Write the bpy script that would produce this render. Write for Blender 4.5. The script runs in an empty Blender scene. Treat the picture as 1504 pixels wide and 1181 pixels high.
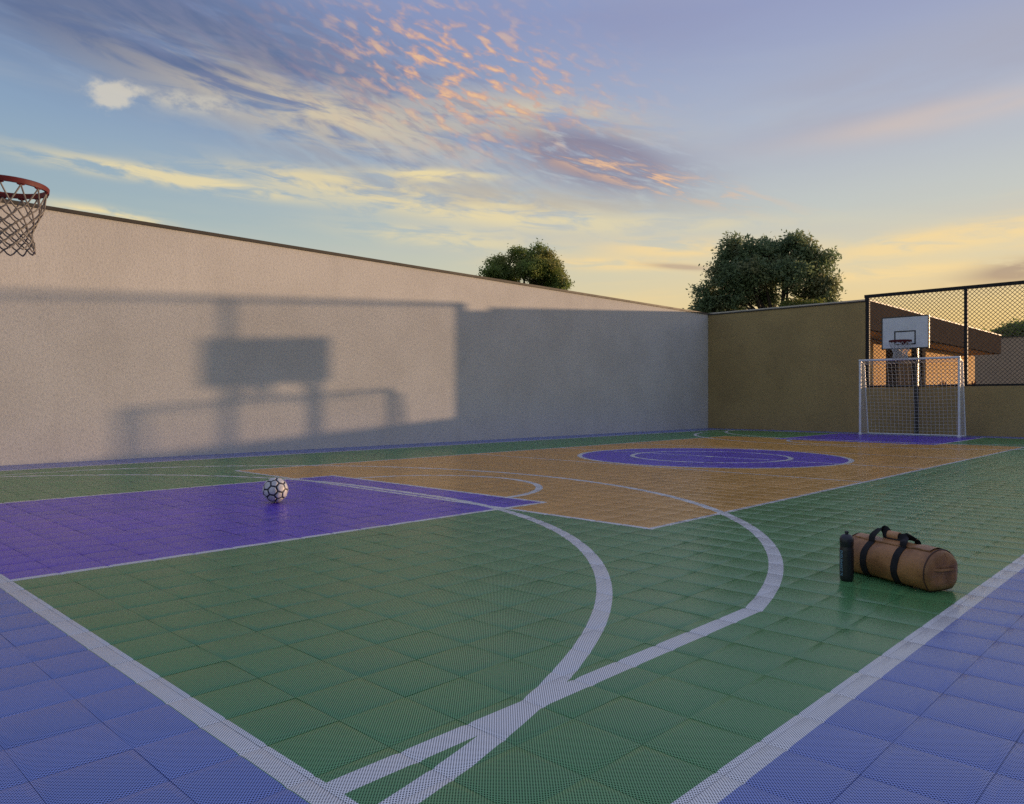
import bpy, bmesh, math, random
import numpy as np
from mathutils import Vector, Matrix, noise as mnoise

H = 1.2                      # camera height in metres; court plan is laid out in units of it
random.seed(7)
rng = np.random.default_rng(7)
SC = bpy.context.scene
COL = SC.collection

# ------------------------------------------------------------------ camera
YAW = 0.768219
cam_d = bpy.data.cameras.new('camera')
cam = bpy.data.objects.new('camera', cam_d)
COL.objects.link(cam)
cam.location = (0, 0, H)
cam.rotation_euler = (math.pi / 2, 0, YAW - math.pi / 2)
cam_d.sensor_width = 36.0
cam_d.lens = 1109.66 / 1504 * 36.0
cam_d.shift_y = -3.3 / 1504
cam_d.clip_start = 0.05
cam_d.clip_end = 3000
SC.camera = cam

SC.view_settings.view_transform = 'Standard'
SC.view_settings.look = 'None'
SC.view_settings.gamma = 1.0
SC.view_settings.exposure = 0.18
SC.view_settings.use_curve_mapping = False
SC.cycles.use_denoising = False
SC.cycles.max_bounces = 8

SUN_AZ = math.radians(-24.4)     # from +X (court length axis)
SUN_EL = math.radians(3.75)


def lin(r, g, b):
    f = lambda c: (c / 255 / 12.92) if c / 255 <= 0.04045 else ((c / 255 + 0.055) / 1.055) ** 2.4
    return (f(r), f(g), f(b), 1.0)


# ------------------------------------------------------------------ a small expression language for shader nodes
class E:
    def __init__(self, tree, v):
        self.t, self.v = tree, v

    def _op(self, op, *a):
        n = self.t.nodes.new('ShaderNodeMath')
        n.operation = op
        for i, x in enumerate((self,) + a):
            x = x.v if isinstance(x, E) else x
            if isinstance(x, (int, float)):
                n.inputs[i].default_value = x
            else:
                self.t.links.new(x, n.inputs[i])
        return E(self.t, n.outputs[0])

    def __add__(s, o): return s._op('ADD', o)
    __radd__ = __add__
    def __sub__(s, o): return s._op('SUBTRACT', o)
    def __rsub__(s, o): return E(s.t, float(o))._op('SUBTRACT', s)
    def __mul__(s, o): return s._op('MULTIPLY', o)
    __rmul__ = __mul__
    def __truediv__(s, o): return s._op('DIVIDE', o)
    def __lt__(s, o): return s._op('LESS_THAN', o)
    def __gt__(s, o): return s._op('GREATER_THAN', o)
    def max(s, o): return s._op('MAXIMUM', o)
    def min(s, o): return s._op('MINIMUM', o)
    def abs(s): return s._op('ABSOLUTE')
    def sqrt(s): return s._op('SQRT')
    def fract(s): return s._op('FRACT')
    def floor(s): return s._op('FLOOR')
    def pow(s, e): return s._op('POWER', e)
    def exp(s): return s._op('EXPONENT')
    def cos(s): return s._op('COSINE')

    def sm(s, a, b, lo=0.0, hi=1.0):
        n = s.t.nodes.new('ShaderNodeMapRange')
        n.interpolation_type = 'SMOOTHSTEP'
        n.inputs['From Min'].default_value = a
        n.inputs['From Max'].default_value = b
        n.inputs['To Min'].default_value = lo
        n.inputs['To Max'].default_value = hi
        s.t.links.new(s.v, n.inputs['Value'])
        return E(s.t, n.outputs['Result'])


def hyp(a, b):
    return (a * a + b * b).sqrt()


def band(d, lo, hi):
    return (d > lo) * (d < hi)


def vec(tree, x, y, z=0.0):
    n = tree.nodes.new('ShaderNodeCombineXYZ')
    for i, c in enumerate((x, y, z)):
        if isinstance(c, E):
            tree.links.new(c.v, n.inputs[i])
        else:
            n.inputs[i].default_value = c
    return n.outputs[0]


def noise(tree, v, scale=1.0, detail=4.0, rough=0.55, dist=0.0):
    n = tree.nodes.new('ShaderNodeTexNoise')
    n.inputs['Scale'].default_value = scale
    n.inputs['Detail'].default_value = detail
    n.inputs['Roughness'].default_value = rough
    n.inputs['Distortion'].default_value = dist
    if v is not None:
        tree.links.new(v, n.inputs['Vector'])
    return E(tree, n.outputs['Fac'])


def mixc(tree, fac, a, b):
    n = tree.nodes.new('ShaderNodeMix')
    n.data_type = 'RGBA'
    n.clamp_factor = True
    for s, x in ((n.inputs[0], fac), (n.inputs[6], a), (n.inputs[7], b)):
        x = x.v if isinstance(x, E) else x
        if isinstance(x, (int, float, tuple)):
            s.default_value = x
        else:
            tree.links.new(x, s)
    return n.outputs[2]


def ramp(tree, fac, stops):
    n = tree.nodes.new('ShaderNodeValToRGB')
    el = n.color_ramp.elements
    while len(el) < len(stops):
        el.new(0.5)
    for e, (p, c) in zip(el, stops):
        e.position = p
        e.color = c
    tree.links.new(fac.v, n.inputs[0])
    return n.outputs[0]


# ------------------------------------------------------------------ sky
world = bpy.data.worlds.new('World')
SC.world = world
world.use_nodes = True
wt = world.node_tree
wt.nodes.clear()
out = wt.nodes.new('ShaderNodeOutputWorld')
bg = wt.nodes.new('ShaderNodeBackground')
bg.inputs['Strength'].default_value = 0.1
wt.links.new(bg.outputs[0], out.inputs[0])
tc = wt.nodes.new('ShaderNodeTexCoord')


def dot(v):
    n = wt.nodes.new('ShaderNodeVectorMath')
    n.operation = 'DOT_PRODUCT'
    n.inputs[1].default_value = v
    wt.links.new(tc.outputs['Generated'], n.inputs[0])
    return E(wt, n.outputs['Value'])


# azimuth is measured from the middle of the long diagonal of the court, clockwise, elevation from the horizon
dx = dot((math.sin(YAW), -math.cos(YAW), 0))
dz = dot((math.cos(YAW), math.sin(YAW), 0))
dy = dot((0, 0, 1))
AZ = dx._op('ARCTAN2', dz)
EL = dy._op('ARCSINE')

elc = EL / 1.6
left = ramp(wt, elc, [(0.0, lin(210, 214, 186)), (0.085, lin(190, 204, 188)), (0.14, lin(160, 182, 190)), (0.2, lin(140, 166, 194)), (0.29, lin(124, 146, 190)), (0.42, lin(142, 158, 202)), (0.9, lin(172, 182, 212))])
right = ramp(wt, elc, [(0.0, lin(252, 196, 112)), (0.06, lin(247, 211, 142)), (0.105, lin(226, 212, 176)), (0.145, lin(200, 204, 198)), (0.2, lin(182, 190, 206)), (0.29, lin(152, 163, 202)), (0.42, lin(156, 168, 206)), (0.9, lin(174, 183, 212))])
sunside = (AZ - 1.16).cos() * 0.5 + 0.5
side = sunside.sm(0.36, 0.94)
base = mixc(wt, side, left, right)


def layer(base, alpha, color):
    return mixc(wt, alpha, base, color)


def gauss(x0, y0, sx, sy, tilt=0.0, p=1.0):
    """soft elliptical patch of sky about a direction (radians), tilted by so many degrees"""
    c, s = math.cos(math.radians(tilt)), math.sin(math.radians(tilt))
    a, b = AZ - x0, EL - y0
    u, v = (a * c + b * s) / sx, (b * c - a * s) / sy
    return ((u * u + v * v) * -1.0).exp()


def streak(tilt, su, sv, detail=4.0, rough=0.55, off=0.0, dist=0.0):
    c, s = math.cos(math.radians(tilt)), math.sin(math.radians(tilt))
    u, v = AZ * c + EL * s, EL * c - AZ * s
    return noise(wt, vec(wt, u * su + off, v * sv, off), 1.0, detail, rough, dist)


def pa(x):
    return math.atan((x - 752) / 1109.66)


def pe(x, y):
    return math.atan((587.2 - y) / 1109.66 * math.cos(pa(x)))


def patch(x, y, sx, sy, tilt=0.0):
    return gauss(pa(x), pe(x, y), sx / 1180.0, sy / 1180.0, tilt)


# broad, thin, warm streaks towards the horizon all the way round
n1 = streak(1.5, 3.2, 24, 5, 0.6, 3.1)
lowband = EL.sm(0.0, 0.06) * EL.sm(0.28, 0.12)
base = layer(base, n1.sm(0.46, 0.66) * lowband * (side * 0.45 + 0.12), mixc(wt, side, lin(222, 218, 186), lin(252, 216, 148)))
n2 = streak(-3, 2.0, 15, 5, 0.55, 9.7)
base = layer(base, n2.sm(0.5, 0.7) * EL.sm(0.1, 0.2) * EL.sm(0.46, 0.3) * 0.3, lin(198, 196, 192))
# high veil of grey cloud overhead
n3 = streak(-9, 2.4, 13, 6, 0.62, 21.3)
base = layer(base, n3.sm(0.42, 0.68) * EL.sm(0.36, 0.52) * 0.5, lin(158, 160, 188))

# violet-grey cloud bank upper left
nb = streak(-10, 5.5, 30, 6, 0.6, 5.5, 0.4)
m = (patch(190, 26, 360, 74, -7) * 1.35).min(1.0)
base = layer(base, m * nb.sm(0.16, 0.52) * 0.9, lin(94, 110, 148))
m = patch(420, 125, 270, 70, -19) * 1.3
ng = streak(-24, 16, 75, 5, 0.62, 15.2, 0.5)
base = layer(base, m * ng.sm(0.34, 0.66) * 0.7, lin(124, 131, 162))
# warm veil below the bank
nv = streak(-8, 8, 42, 5, 0.6, 2.4, 0.6)
base = layer(base, (patch(480, 170, 240, 42, -8) + patch(790, 172, 150, 30, -6)).min(1.0) * nv.sm(0.36, 0.6) * 0.85, lin(222, 206, 174))
# dark mackerel ripples
nr = streak(-25, 20, 95, 4, 0.6, 31.0, 0.4)
base = layer(base, (patch(560, 130, 250, 75, -17) * 1.2).min(1.0) * nr.sm(0.47, 0.64) * 0.45, lin(132, 127, 156))
# glowing mackerel puffs
npf = streak(-19, 37, 96, 3.0, 0.5, 44.0, 0.3)
puff = (patch(690, 118, 185, 76, -14) * 1.4).min(1.0)
base = layer(base, puff * npf.sm(0.46, 0.64) * 0.85, mixc(wt, npf.sm(0.55, 0.72), lin(216, 168, 150), lin(248, 198, 146)))
# grey streak with a lit edge right of centre
nd = streak(-16, 16, 90, 5, 0.62, 52.0, 0.4)
m = (patch(880, 236, 125, 36, -13) * 1.6).min(1.0)
base = layer(base, m * nd.sm(0.24, 0.54) * 0.9, lin(132, 127, 152))
m = (patch(950, 262, 140, 16, -15) * 1.3).min(1.0)
base = layer(base, m * nd.sm(0.46, 0.62) * 0.95, lin(248, 196, 146))
# pale yellow wisps
nw = streak(-3, 13, 60, 5, 0.6, 61.0, 0.5)
for (x, y, sx, sy, t, a) in ((270, 264, 160, 10, -4, 0.85), (150, 250, 90, 8, -2, 0.35), (640, 258, 85, 9, 0, 1.0), (480, 268, 130, 14, -3, 0.8), (690, 305, 220, 22, -5, 0.85),
                             (165, 318, 70, 9, -6, 1.0), (660, 350, 140, 14, -4, 0.6), (900, 330, 240, 11, -2, 0.35)):
    base = layer(base, (patch(x, y, sx, sy, t) * 1.4).min(1.0) * nw.sm(0.34, 0.58) * a, lin(240, 222, 172))
base = layer(base, (patch(760, 290, 260, 20, -4) * 1.2).min(1.0) * nb.sm(0.4, 0.65) * 0.6, lin(186, 176, 164))
# small lit cumulus at the left
nc = noise(wt, vec(wt, AZ * 34, EL * 56, 3.0), 1.0, 5, 0.6)
m = patch(168, 134, 44, 18, 3) + patch(160, 158, 26, 16, 0) * 0.45
base = layer(base, (m * (0.35 + nc * 1.3) + (nc - 0.5) * 1.1).sm(0.30, 1.0) * m.sm(0.04, 0.5) * 0.7, lin(226, 216, 196))
m = (patch(285, 150, 60, 13, 2) * 1.4).min(1.0)
base = layer(base, m * nc.sm(0.38, 0.6) * 0.7, lin(208, 202, 188))
# soft lavender haze to the upper right and pink underlighting
nh = streak(7, 2.6, 12, 4, 0.5, 71.0)
base = layer(base, (patch(1370, 115, 330, 62, 7) * 1.2).min(1.0) * nh.sm(0.3, 0.6) * 0.75, lin(170, 171, 188))
base = layer(base, (patch(1420, 162, 190, 18, 3) * 1.2).min(1.0) * nh.sm(0.2, 0.6) * 0.7, lin(218, 198, 186))
base = layer(base, (patch(880, 40, 260, 46, -4)).min(1.0) * nh.sm(0.35, 0.6) * 0.45, lin(148, 152, 186))
# low warm wisps at the right
for (x, y, sx, sy, t, a) in ((1010, 365, 120, 13, -2, 0.8), (1390, 352, 160, 16, 4, 0.8), (1320, 400, 110, 9, 1, 0.8), (900, 388, 110, 9, -3, 0.8)):
    base = layer(base, (patch(x, y, sx, sy, t) * 1.4).min(1.0) * nw.sm(0.32, 0.58) * a, lin(252, 220, 158))
base = layer(base, (patch(1515, 396, 70, 14, 4) * 1.4).min(1.0) * nw.sm(0.25, 0.5) * 0.75, lin(164, 138, 124))
base = layer(base, (patch(1000, 392, 46, 4, -6) * 1.3).min(1.0) * nw.sm(0.3, 0.5) * 0.6, lin(176, 148, 134))

sky = wt.nodes.new('ShaderNodeTexSky')
sky.sky_type = 'NISHITA'
sky.sun_disc = False
sky.sun_elevation = SUN_EL
sky.sun_rotation = math.pi / 2 - SUN_AZ
sky.air_density = 1.0
sky.dust_density = 1.5
sc10 = wt.nodes.new('ShaderNodeVectorMath')
sc10.operation = 'SCALE'
sc10.inputs['Scale'].default_value = 9.1
wt.links.new(base, sc10.inputs[0])
skyc = mixc(wt, 0.10, sc10.outputs[0], sky.outputs[0])
wt.links.new(skyc, bg.inputs['Color'])

# ------------------------------------------------------------------ sun
sd = bpy.data.lights.new('sun', 'SUN')
sd.energy = 4.2
sd.angle = math.radians(0.7)
sd.color = (1.0, 0.66, 0.38)
sun = bpy.data.objects.new('sun', sd)
COL.objects.link(sun)
sv = Vector((math.cos(SUN_EL) * math.cos(SUN_AZ), math.cos(SUN_EL) * math.sin(SUN_AZ), math.sin(SUN_EL)))
sun.rotation_euler = sv.to_track_quat('Z', 'Y').to_euler()
sun.location = (60, -30, 30)


# ------------------------------------------------------------------ materials
def mat(name, color=(0.5, 0.5, 0.5, 1), rough=0.6, metal=0.0, spec=0.5):
    m = bpy.data.materials.new(name)
    m.use_nodes = True
    b = m.node_tree.nodes['Principled BSDF']
    b.inputs['Base Color'].default_value = color
    b.inputs['Roughness'].default_value = rough
    b.inputs['Metallic'].default_value = metal
    b.inputs['Specular IOR Level'].default_value = spec
    return m, m.node_tree, b


def objc(t, kind='Object'):
    return t.nodes.new('ShaderNodeTexCoord').outputs[kind]


def bump(t, b, h, strength=0.3, dist=0.01):
    n = t.nodes.new('ShaderNodeBump')
    n.inputs['Strength'].default_value = strength
    n.inputs['Distance'].default_value = dist
    t.links.new(h.v, n.inputs['Height'])
    t.links.new(n.outputs[0], b.inputs['Normal'])


def worn(name, c1, c2, rough=0.6, scale=6.0, bs=0.15, bd=0.004, metal=0.0, spec=0.5, fine=80.0):
    """two-tone mottled surface with a little fine relief"""
    m, t, b = mat(name, c1, rough, metal, spec)
    g = t.nodes.new('ShaderNodeNewGeometry').outputs['Position']
    n = noise(t, g, scale, 6, 0.65)
    t.links.new(mixc(t, n.sm(0.35, 0.68), c1, c2), b.inputs['Base Color'])
    f = noise(t, g, fine, 4, 0.6)
    bump(t, b, f, bs, bd)
    r = n * 0.2 + (rough - 0.1)
    t.links.new(r.v, b.inputs['Roughness'])
    return m


def stucco(name, c1, c2, c3):
    m, t, b = mat(name, c1, 0.9, 0, 0.15)
    g = t.nodes.new('ShaderNodeNewGeometry').outputs['Position']
    big = noise(t, g, 0.55, 5, 0.6)
    grain = noise(t, g, 22, 5, 0.72, 0.0)
    fine = noise(t, g, 60, 4, 0.7)
    c = mixc(t, big.sm(0.35, 0.68), c1, c2)
    c = mixc(t, grain.sm(0.46, 0.7) * 0.6, c, c3)
    # rain streaks and soiling that run down the plaster
    s = t.nodes.new('ShaderNodeSeparateXYZ')
    t.links.new(g, s.inputs[0])
    st = noise(t, vec(t, E(t, s.outputs[0]) * 2.2, E(t, s.outputs[1]) * 2.2, E(t, s.outputs[2]) * 0.12), 1.0, 5, 0.65)
    c = mixc(t, st.sm(0.52, 0.75) * 0.16, c, c3)
    t.links.new(c, b.inputs['Base Color'])
    bump(t, b, grain * 0.75 + fine * 0.25, 0.55, 0.02)
    return m


M = {}
M['stucco'] = stucco('beige_stucco', (0.56, 0.54, 0.515, 1), (0.50, 0.48, 0.455, 1), (0.35, 0.335, 0.32, 1))
M['brown_wall'] = stucco('olive_brown_render', (0.40, 0.285, 0.125, 1), (0.33, 0.235, 0.105, 1), (0.25, 0.18, 0.088, 1))
M['coping'] = worn('coping_metal', (0.06, 0.052, 0.043, 1), (0.045, 0.04, 0.034, 1), 0.6, 3, 0.1, 0.004, 0.0, 0.25)
M['fence_paint'] = worn('black_fence_paint', (0.018, 0.018, 0.02, 1), (0.03, 0.028, 0.027, 1), 0.6, 9, 0.1, 0.004, 0.0, 0.15)
M['wire'] = worn('coated_fence_wire', (0.03, 0.028, 0.026, 1), (0.05, 0.045, 0.04, 1), 0.55, 20, 0.0)
M['white_metal'] = worn('white_goal_paint', (0.78, 0.77, 0.76, 1), (0.66, 0.65, 0.63, 1), 0.38, 7, 0.05)
M['net_white'] = worn('goal_net_cord', (0.62, 0.60, 0.55, 1), (0.5, 0.48, 0.44, 1), 0.85, 12, 0.0)
M['net_grey'] = worn('hoop_net_cord', (0.20, 0.185, 0.165, 1), (0.13, 0.12, 0.11, 1), 0.9, 30, 0.3, 0.002)
M['net_far'] = worn('hoop_net_cord_clean', (0.50, 0.50, 0.48, 1), (0.42, 0.42, 0.4, 1), 0.9, 30, 0.0)
M['rim_red'] = worn('red_rim_paint', (0.10, 0.010, 0.013, 1), (0.08, 0.009, 0.010, 1), 0.6, 14, 0.08, 0.004, 0.0, 0.25)
M['board'] = worn('backboard_white', (0.66, 0.67, 0.70, 1), (0.60, 0.61, 0.64, 1), 0.3, 3, 0.02)
M['black_paint'] = worn('black_steel_paint', (0.016, 0.016, 0.018, 1), (0.028, 0.027, 0.027, 1), 0.42, 8, 0.06)
M['ball_white'] = worn('ball_leather', (0.64, 0.62, 0.60, 1), (0.48, 0.46, 0.44, 1), 0.42, 18, 0.25, 0.002, 0, 0.5, 260)
M['ball_seam'] = worn('ball_seam', (0.02, 0.02, 0.028, 1), (0.03, 0.03, 0.035, 1), 0.6, 20, 0.2, 0.001)
M['leather'] = worn('brown_leather', (0.40, 0.185, 0.068, 1), (0.24, 0.105, 0.038, 1), 0.42, 7, 0.55, 0.006, 0, 0.4, 55)
M['leather_dark'] = worn('brown_leather_piping', (0.085, 0.036, 0.018, 1), (0.06, 0.026, 0.014, 1), 0.55, 9, 0.4, 0.003)
M['leather_grip'] = worn('tan_leather_grip', (0.55, 0.28, 0.13, 1), (0.42, 0.20, 0.09, 1), 0.5, 12, 0.4, 0.003)
M['webbing'] = worn('black_webbing', (0.012, 0.012, 0.014, 1), (0.022, 0.021, 0.022, 1), 0.8, 30, 0.6, 0.002, 0, 0.25, 320)
M['bottle'] = worn('black_bottle_plastic', (0.012, 0.012, 0.014, 1), (0.018, 0.018, 0.02, 1), 0.34, 12, 0.05)
M['bottle_cap'] = worn('bottle_cap_plastic', (0.02, 0.02, 0.026, 1), (0.028, 0.028, 0.033, 1), 0.4, 12, 0.05)
M['print'] = mat('pale_blue_print', (0.22, 0.42, 0.55, 1), 0.5)[0]
M['peach_wall'] = stucco('ochre_house_render', (0.80, 0.50, 0.22, 1), (0.74, 0.455, 0.195, 1), (0.55, 0.34, 0.16, 1))
M['mauve_wall'] = stucco('mauve_tan_render', (0.56, 0.38, 0.26, 1), (0.50, 0.34, 0.235, 1), (0.38, 0.26, 0.19, 1))
M['fascia'] = worn('shade_brown_fascia', (0.064, 0.049, 0.040, 1), (0.052, 0.039, 0.032, 1), 1.0, 2, 0.2, 0.004, 0.0, 0.0)  # dark tone put in so this sun-facing roof edge reads as shaded
M['fascia_sun_edge'] = worn('painted_sun_edge', (0.6, 0.52, 0.42, 1), (0.5, 0.44, 0.36, 1), 0.6, 3, 0.1)  # pale tone stands in for sun grazing the top of the roof
M['soffit'] = worn('soffit_board', (0.30, 0.19, 0.10, 1), (0.25, 0.16, 0.09, 1), 0.8, 2, 0.1)
M['dark_timber'] = worn('dark_stained_timber', (0.024, 0.017, 0.012, 1), (0.035, 0.024, 0.017, 1), 0.95, 4, 0.3, 0.004, 0.0, 0.03)
M['soil'] = worn('planter_soil', (0.06, 0.042, 0.028, 1), (0.09, 0.066, 0.045, 1), 0.95, 5, 0.8, 0.03)
M['slab'] = worn('concrete_base', (0.16, 0.155, 0.15, 1), (0.11, 0.107, 0.1, 1), 0.9, 3, 0.4)
M['bark'] = worn('bark', (0.055, 0.042, 0.03, 1), (0.03, 0.023, 0.017, 1), 0.9, 9, 0.8, 0.03)


def ground_mat():
    m, t, b = mat('dry_grass_earth', (0.1, 0.09, 0.05, 1), 0.95, 0, 0.1)
    g = t.nodes.new('ShaderNodeNewGeometry').outputs['Position']
    n = noise(t, g, 0.12, 8, 0.65)
    n2 = noise(t, g, 2.6, 6, 0.7)
    c = mixc(t, n.sm(0.38, 0.62), (0.055, 0.075, 0.028, 1), (0.14, 0.115, 0.07, 1))
    c = mixc(t, n2.sm(0.5, 0.7) * 0.5, c, (0.05, 0.05, 0.03, 1))
    t.links.new(c, b.inputs['Base Color'])
    bump(t, b, n2, 0.6, 0.08)
    return m


M['ground'] = ground_mat()


def leaf_mat(name, c1, c2, c3):
    m, t, b = mat(name, c1, 0.55, 0, 0.3)
    g = t.nodes.new('ShaderNodeNewGeometry')
    isl = E(t, g.outputs['Random Per Island'])
    n = noise(t, g.outputs['Position'], 0.55, 3, 0.5)
    c = mixc(t, isl.sm(0.0, 1.0), c1, c2)
    c = mixc(t, n.sm(0.5, 0.66) * 0.6, c, c3)
    t.links.new(c, b.inputs['Base Color'])
    tr = t.nodes.new('ShaderNodeBsdfTranslucent')
    t.links.new(c, tr.inputs[0])
    mx = t.nodes.new('ShaderNodeMixShader')
    mx.inputs[0].default_value = 0.5
    t.links.new(b.outputs[0], mx.inputs[1])
    t.links.new(tr.outputs[0], mx.inputs[2])
    t.links.new(mx.outputs[0], t.nodes['Material Output'].inputs[0])
    return m


M['leaf_olive'] = leaf_mat('olive_leaf', (0.16, 0.23, 0.06, 1), (0.25, 0.31, 0.085, 1), (0.28, 0.24, 0.08, 1))
M['leaf_dark'] = leaf_mat('dark_leaf', (0.13, 0.19, 0.095, 1), (0.22, 0.275, 0.13, 1), (0.26, 0.235, 0.11, 1))
M['leaf_bright'] = leaf_mat('bright_leaf', (0.13, 0.17, 0.035, 1), (0.19, 0.21, 0.05, 1), (0.14, 0.13, 0.03, 1))
M['leaf_plum'] = leaf_mat('plum_leaf', (0.05, 0.022, 0.018, 1), (0.08, 0.035, 0.024, 1), (0.06, 0.05, 0.025, 1))

# ---- court surface: colour zones and line markings are moulded into / printed on the sports tiles
TILE = 0.2595 * H
TL0, TW0 = 0.805 * H, 0.2165 * H
LC, WC = 12.027, 6.765          # centre of the court


def court_mat():
    m, t, b = mat('perforated_sport_tile', rough=0.2, spec=0.55)
    g = t.nodes.new('ShaderNodeNewGeometry').outputs['Position']
    s = t.nodes.new('ShaderNodeSeparateXYZ')
    t.links.new(g, s.inputs[0])
    X, Y = E(t, s.outputs[0]), E(t, s.outputs[1])
    l = (X / H - LC).abs()
    w = (Y / H - WC).abs()
    inside = (l < 11.03) * (w < 5.83)
    vb = (l < 7.06) * (w < 3.46)
    circ = hyp(l, w)
    key = (l > 6.5) * (l < 11.03) * (w < 1.867)
    BLUE, GREEN = (0.24, 0.31, 0.70, 1), (0.13, 0.355, 0.125, 1)
    ORANGE, PURPLE = (0.90, 0.45, 0.10, 1), (0.175, 0.088, 0.70, 1)
    WHITE = (0.93, 0.91, 0.90, 1)
    c = mixc(t, inside, BLUE, GREEN)
    c = mixc(t, vb, c, ORANGE)
    c = mixc(t, (key + (circ < 2.29)).min(1.0), c, PURPLE)
    # lines
    lines = band((l - 11.027).max(w - 5.83), -0.082, 0.0)
    def add(x):
        nonlocal lines
        lines = lines.max(x)
    add(band((l - 7.064).max(w - 3.459), -0.030, 0.028))
    add(((l - 2.45).abs() < 0.028) * (w < 3.459))
    add((l < 0.028) * (w < 3.459))
    add(band(circ, 2.245, 2.33))
    add(band(circ, 1.31, 1.39))
    add(circ < 0.07)
    add(((((l - 6.5) * -1.0).max(w - 1.867)).abs() < 0.027) * (l < 11.03))
    add(band(hyp(l - 6.52, w), 1.31, 1.39) * (l < 6.5))
    a3 = hyp(l - 9.852, w)
    add(band(a3, 5.19, 5.275) * (l < 8.624))
    add(band(w, 5.045, 5.128) * (l > 8.624) * (l < 11.0))
    add(band(hyp(l - 11.756, (w - 0.5325).max(0.0)), 4.77, 4.853) * (l < 11.0))
    c = mixc(t, lines, c, WHITE)
    # one small difference of shade from tile to tile, faint scuffs and dust
    tx, ty = ((X - TL0) / TILE).floor(), ((Y - TW0) / TILE).floor()
    wn = t.nodes.new('ShaderNodeTexWhiteNoise')
    wn.noise_dimensions = '2D'
    t.links.new(vec(t, tx, ty), wn.inputs['Vector'])
    rv = E(t, wn.outputs['Value'])
    n1 = noise(t, g, 1.3, 6, 0.65)
    n2 = noise(t, g, 14, 5, 0.7)
    hv = t.nodes.new('ShaderNodeHueSaturation')
    t.links.new(c, hv.inputs['Color'])
    t.links.new((rv * 0.07 + 0.965 + (n1 - 0.5) * 0.14).v, hv.inputs['Value'])
    c = mixc(t, n2.sm(0.5, 0.75) * n1.sm(0.4, 0.7) * 0.05, hv.outputs[0], (0.30, 0.28, 0.25, 1))
    sc = noise(t, vec(t, X * 3.0 + Y * 1.2, Y * 9.0 - X * 2.0), 1.0, 4, 0.7, 1.2)
    c = mixc(t, sc.sm(0.63, 0.70) * n1.sm(0.45, 0.65) * 0.10, c, (0.04, 0.04, 0.045, 1))
    # drain holes
    P = 0.0104 * H
    u, v = X / P, Y / P
    d1 = hyp(u.fract() - 0.5, v.fract() - 0.5)
    d2 = hyp((u + 0.5).fract() - 0.5, (v + 0.5).fract() - 0.5)
    hole = d1.min(d2).sm(0.20, 0.255, 1.0, 0.0)
    t.links.new(c, b.inputs['Base Color'])
    rough = rv * 0.07 + 0.14 + n2 * 0.10
    t.links.new(rough.v, b.inputs['Roughness'])
    st = noise(t, g, 150, 3, 0.6)
    wv = noise(t, g, 9, 3, 0.5)
    bump(t, b, st * 0.5 + wv * 0.5, 0.22, 0.004)
    dk = t.nodes.new('ShaderNodeBsdfDiffuse')
    dkc = mixc(t, 0.93, c, (0.004, 0.004, 0.005, 1))
    t.links.new(dkc, dk.inputs[0])
    mx = t.nodes.new('ShaderNodeMixShader')
    t.links.new(hole.v, mx.inputs[0])
    t.links.new(b.outputs[0], mx.inputs[1])
    t.links.new(dk.outputs[0], mx.inputs[2])
    t.links.new(mx.outputs[0], t.nodes['Material Output'].inputs[0])
    return m


M['court'] = court_mat()


# ------------------------------------------------------------------ mesh helpers
def V(L, W, z=0.0):
    return Vector((L * H, W * H, z * H))


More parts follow.
